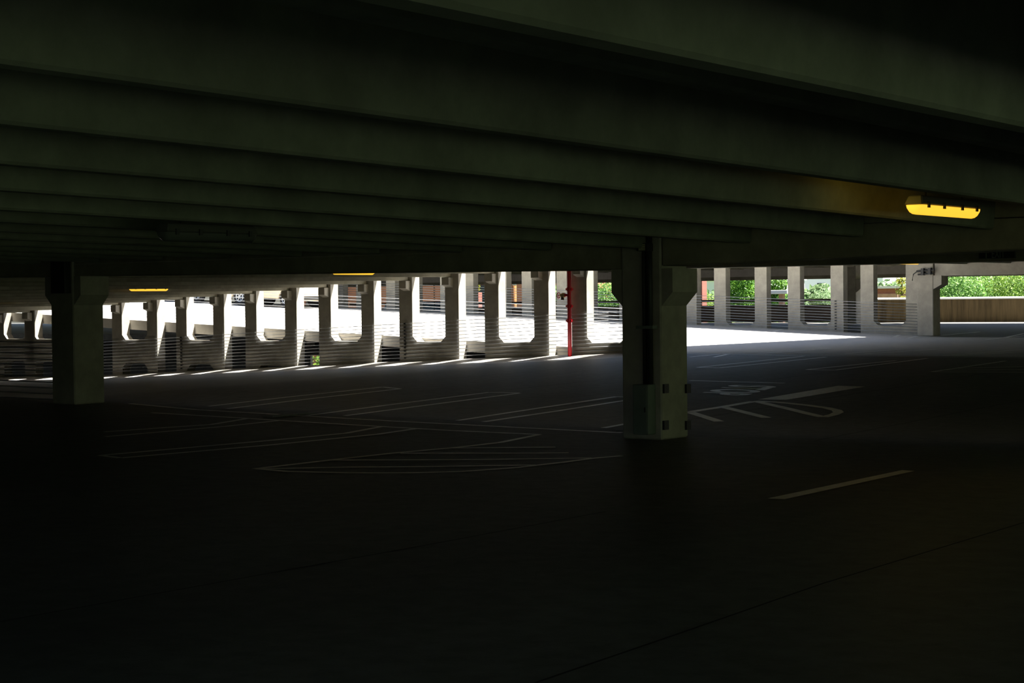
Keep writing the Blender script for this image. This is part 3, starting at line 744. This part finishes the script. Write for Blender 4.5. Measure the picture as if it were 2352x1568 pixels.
T = [
 ('bright green tree at right just beyond the far right column', 2195, 88, 600, 3.2, LEAFB, 1),
 ('bright yellow-green tree in the middle of the right opening', 2262, 92, 590, 3.3, LEAFA, 2),
 ('bright green tree at the right picture edge', 2345, 90, 590, 3.6, LEAFA, 3),
 ('darker green tree behind, between the two brightest right trees', 2225, 104, 580, 4.5, LEAFB, 4),
 ('tall green tree behind, near the right picture edge', 2310, 108, 575, 5.0, LEAFB, 5),
 ('glossy leafy tree filling the gap between first two right far panels', 1708, 91, 600, 2.1, LEAFD, 6),
 ('glossy leafy tree behind the white box street lamp', 1782, 88, 620, 1.5, LEAFD, 7),
 ('pale green bush tree right of the brick pier', 1624, 105, 662, 2.6, LEAFA, 8),
 ('hazy green tree beyond the third far panel window', 1884, 150, 642, 3.2, LEAFC, 9),
 ('grey-green tree leaning against the fourth pale far column', 1892, 120, 655, 2.6, LEAFC, 10),
 ('hazy distant tree above the low brick roof, left', 2025, 200, 634, 6.0, LEAFC, 11),
 ('hazy distant tree above the low brick roof, right', 2066, 200, 636, 6.0, LEAFC, 12),
 ('dense green tree seen between red standpipe and middle column', 1392, 86, 618, 3.2, LEAFB, 13),
 ('green shrub tree peeping left of the red standpipe', 1296, 88, 645, 1.6, LEAFB, 14),
 ('yellow-green conical tree before the low brick building', 2073, 90, 622, .7, LEAFY, 15)]
for i, (lab, px, Y, top, rad, m, sd) in enumerate(T):
    kw = {}
    if Y > 140: kw = dict(lsize=.4, nleaf=300)
    if rad < 1.2: kw = dict(nleaf=120)
    if rad > 4 and Y < 140: kw = dict(nleaf=2200, nblob=24, lsize=.13)
    elif 3 <= rad: kw.setdefault('nleaf', 1900); kw.setdefault('nblob', 20)
    tree_px(lab, px, Y, top, rad, m, sd, **kw)
# far treeline
rng = random.Random(5)
LABS = ['farthest hazy tree on the skyline behind the brick pier', 'farthest hazy tree on the skyline between the second and third right panels', 'farthest hazy tree behind the hazy green tree', 'farthest hazy tree above the low brick building']
for lab, px in zip(LABS, (1640, 1830, 1895, 2095)):
    tree_px(lab, px, 240, 655 if px < 2000 else 645, 8, LEAFC, px, lsize=.6, nleaf=260)
# shrub seen low under the ramp
P = on(726, 822, 1, YW+3)
tree('shrub', 'bright green shrub glimpsed low under the ramp, left of centre', (P.x, YW+3.4, ZG), 7.2, 2.0, LEAFA, 21, nblob=10, nleaf=120, lsize=.18, trunk_r=.06, cat='shrub', group='shrubs')
# dry brush
P = on(972, 700, 1, 84); rng = random.Random(9)
root = empty('bare_bush', (P.x, 84, ZG)); tag(root, 'bare pale branching bush before the orange brick building', 'bush')
b = MB(); b.tube([(0, 0, 0), (0, 0, 6.2)], [.12, .07], 6)
for i in range(46):
    a_ = rng.uniform(0, 6.28); e = rng.uniform(.1, 1.2); l = rng.uniform(.8, 2.0); s = Vector((0, 0, rng.uniform(5.2, 7.6)))
    d_ = Vector((math.cos(a_)*math.cos(e), math.sin(a_)*math.cos(e), math.sin(e))); mid = s+d_*l*.5+Vector((0, 0, .15)); en = s+d_*l+Vector((rng.uniform(-.3, .3), 0, rng.uniform(-.4, .3)))
    b.tube([s, mid, en], [.03, .022, .01], 4)
b.tube([(0, 0, 6.0), (0, 0, 7.8)], [.07, .02], 6)
b.build('branches', mat('dry_twig', (.55, .45, .33), .9, .1), root)
# yellow flowered plant on brick post
P = on(1086, 700, 1, 82)
root = empty('brick_post', (P.x, 82, ZG)); tag(root, 'slim reddish post with yellow leafy top, left of the dark opening', 'post')
zt_ = on(1086, 671, 1, 82).z-ZG
MB().box(-.3, .3, 0, .5, 0, zt_).build('shaft', DBRICK, root)
b = MB(); leaf_blob(b, (0, .2, zt_+.45), (.35, .35, .5), 160, .14, random.Random(3)); b.build('foliage', LEAFY, root)
# timber pole
P = on(1182, 700, 1, 80)
root = empty('timber_pole', (P.x, 80, ZG)); tag(root, 'brown timber pole with white band behind the middle wall', 'pole')
MB().tube([(0, 0, 0), (0, 0, 13)], .12, 10).build('shaft', WOOD, root, smooth=True)
z_ = on(1182, 650, 1, 80).z-ZG
MB().tube([(0, 0, z_-.12), (0, 0, z_+.12)], .125, 10).build('band', WHITE, root, smooth=True)
# street lamp
P = on(1796, 700, 1, 83)
root = empty('street_lamp', (P.x, 83, ZG)); tag(root, 'street lamp with white box head before the leafy tree', 'street lamp')
z0 = on(1792, 675, 1, 83).z-ZG; z1 = on(1792, 666, 1, 83).z-ZG
MB().box(-.12, .12, -.12, .12, 0, z0).build('post', mat('lamp_post_paint', (.42, .24, .18), .7, .3), root)
MB().box(-.75, .5, -.35, .35, z0, z1).build('lamp_head', WHITE, root, bevel=.02)

# ------------------------------------------------------------------ light
w = D.worlds.new('sky'); S.world = w; w.use_nodes = True
nt = w.node_tree; bg = nt.nodes['Background']
sky = nt.nodes.new('ShaderNodeTexSky'); sky.sky_type = 'NISHITA'; sky.sun_disc = False
SUN = Vector((.45, .33, 1.0)).normalized()     # towards the sun
sky.sun_elevation = math.asin(SUN.z); sky.sun_rotation = math.atan2(SUN.x, SUN.y)
sky.air_density = 1.0; sky.dust_density = 1.5
nt.links.new(sky.outputs[0], bg.inputs['Color']); bg.inputs['Strength'].default_value = .18
sl = D.lights.new('sun', 'SUN'); sl.energy = 26.0; sl.angle = math.radians(.6); sl.color = (1, .96, .88)
so = D.objects.new('sun', sl); COL.objects.link(so); so.rotation_euler = (-SUN).to_track_quat('-Z', 'Y').to_euler(); so.location = (0, 60, 40)

S.view_settings.view_transform = 'Standard'; S.view_settings.look = 'None'; S.view_settings.gamma = 1; S.view_settings.use_curve_mapping = False
S.view_settings.exposure = 0.0
S.cycles.max_bounces = 10; S.cycles.diffuse_bounces = 6
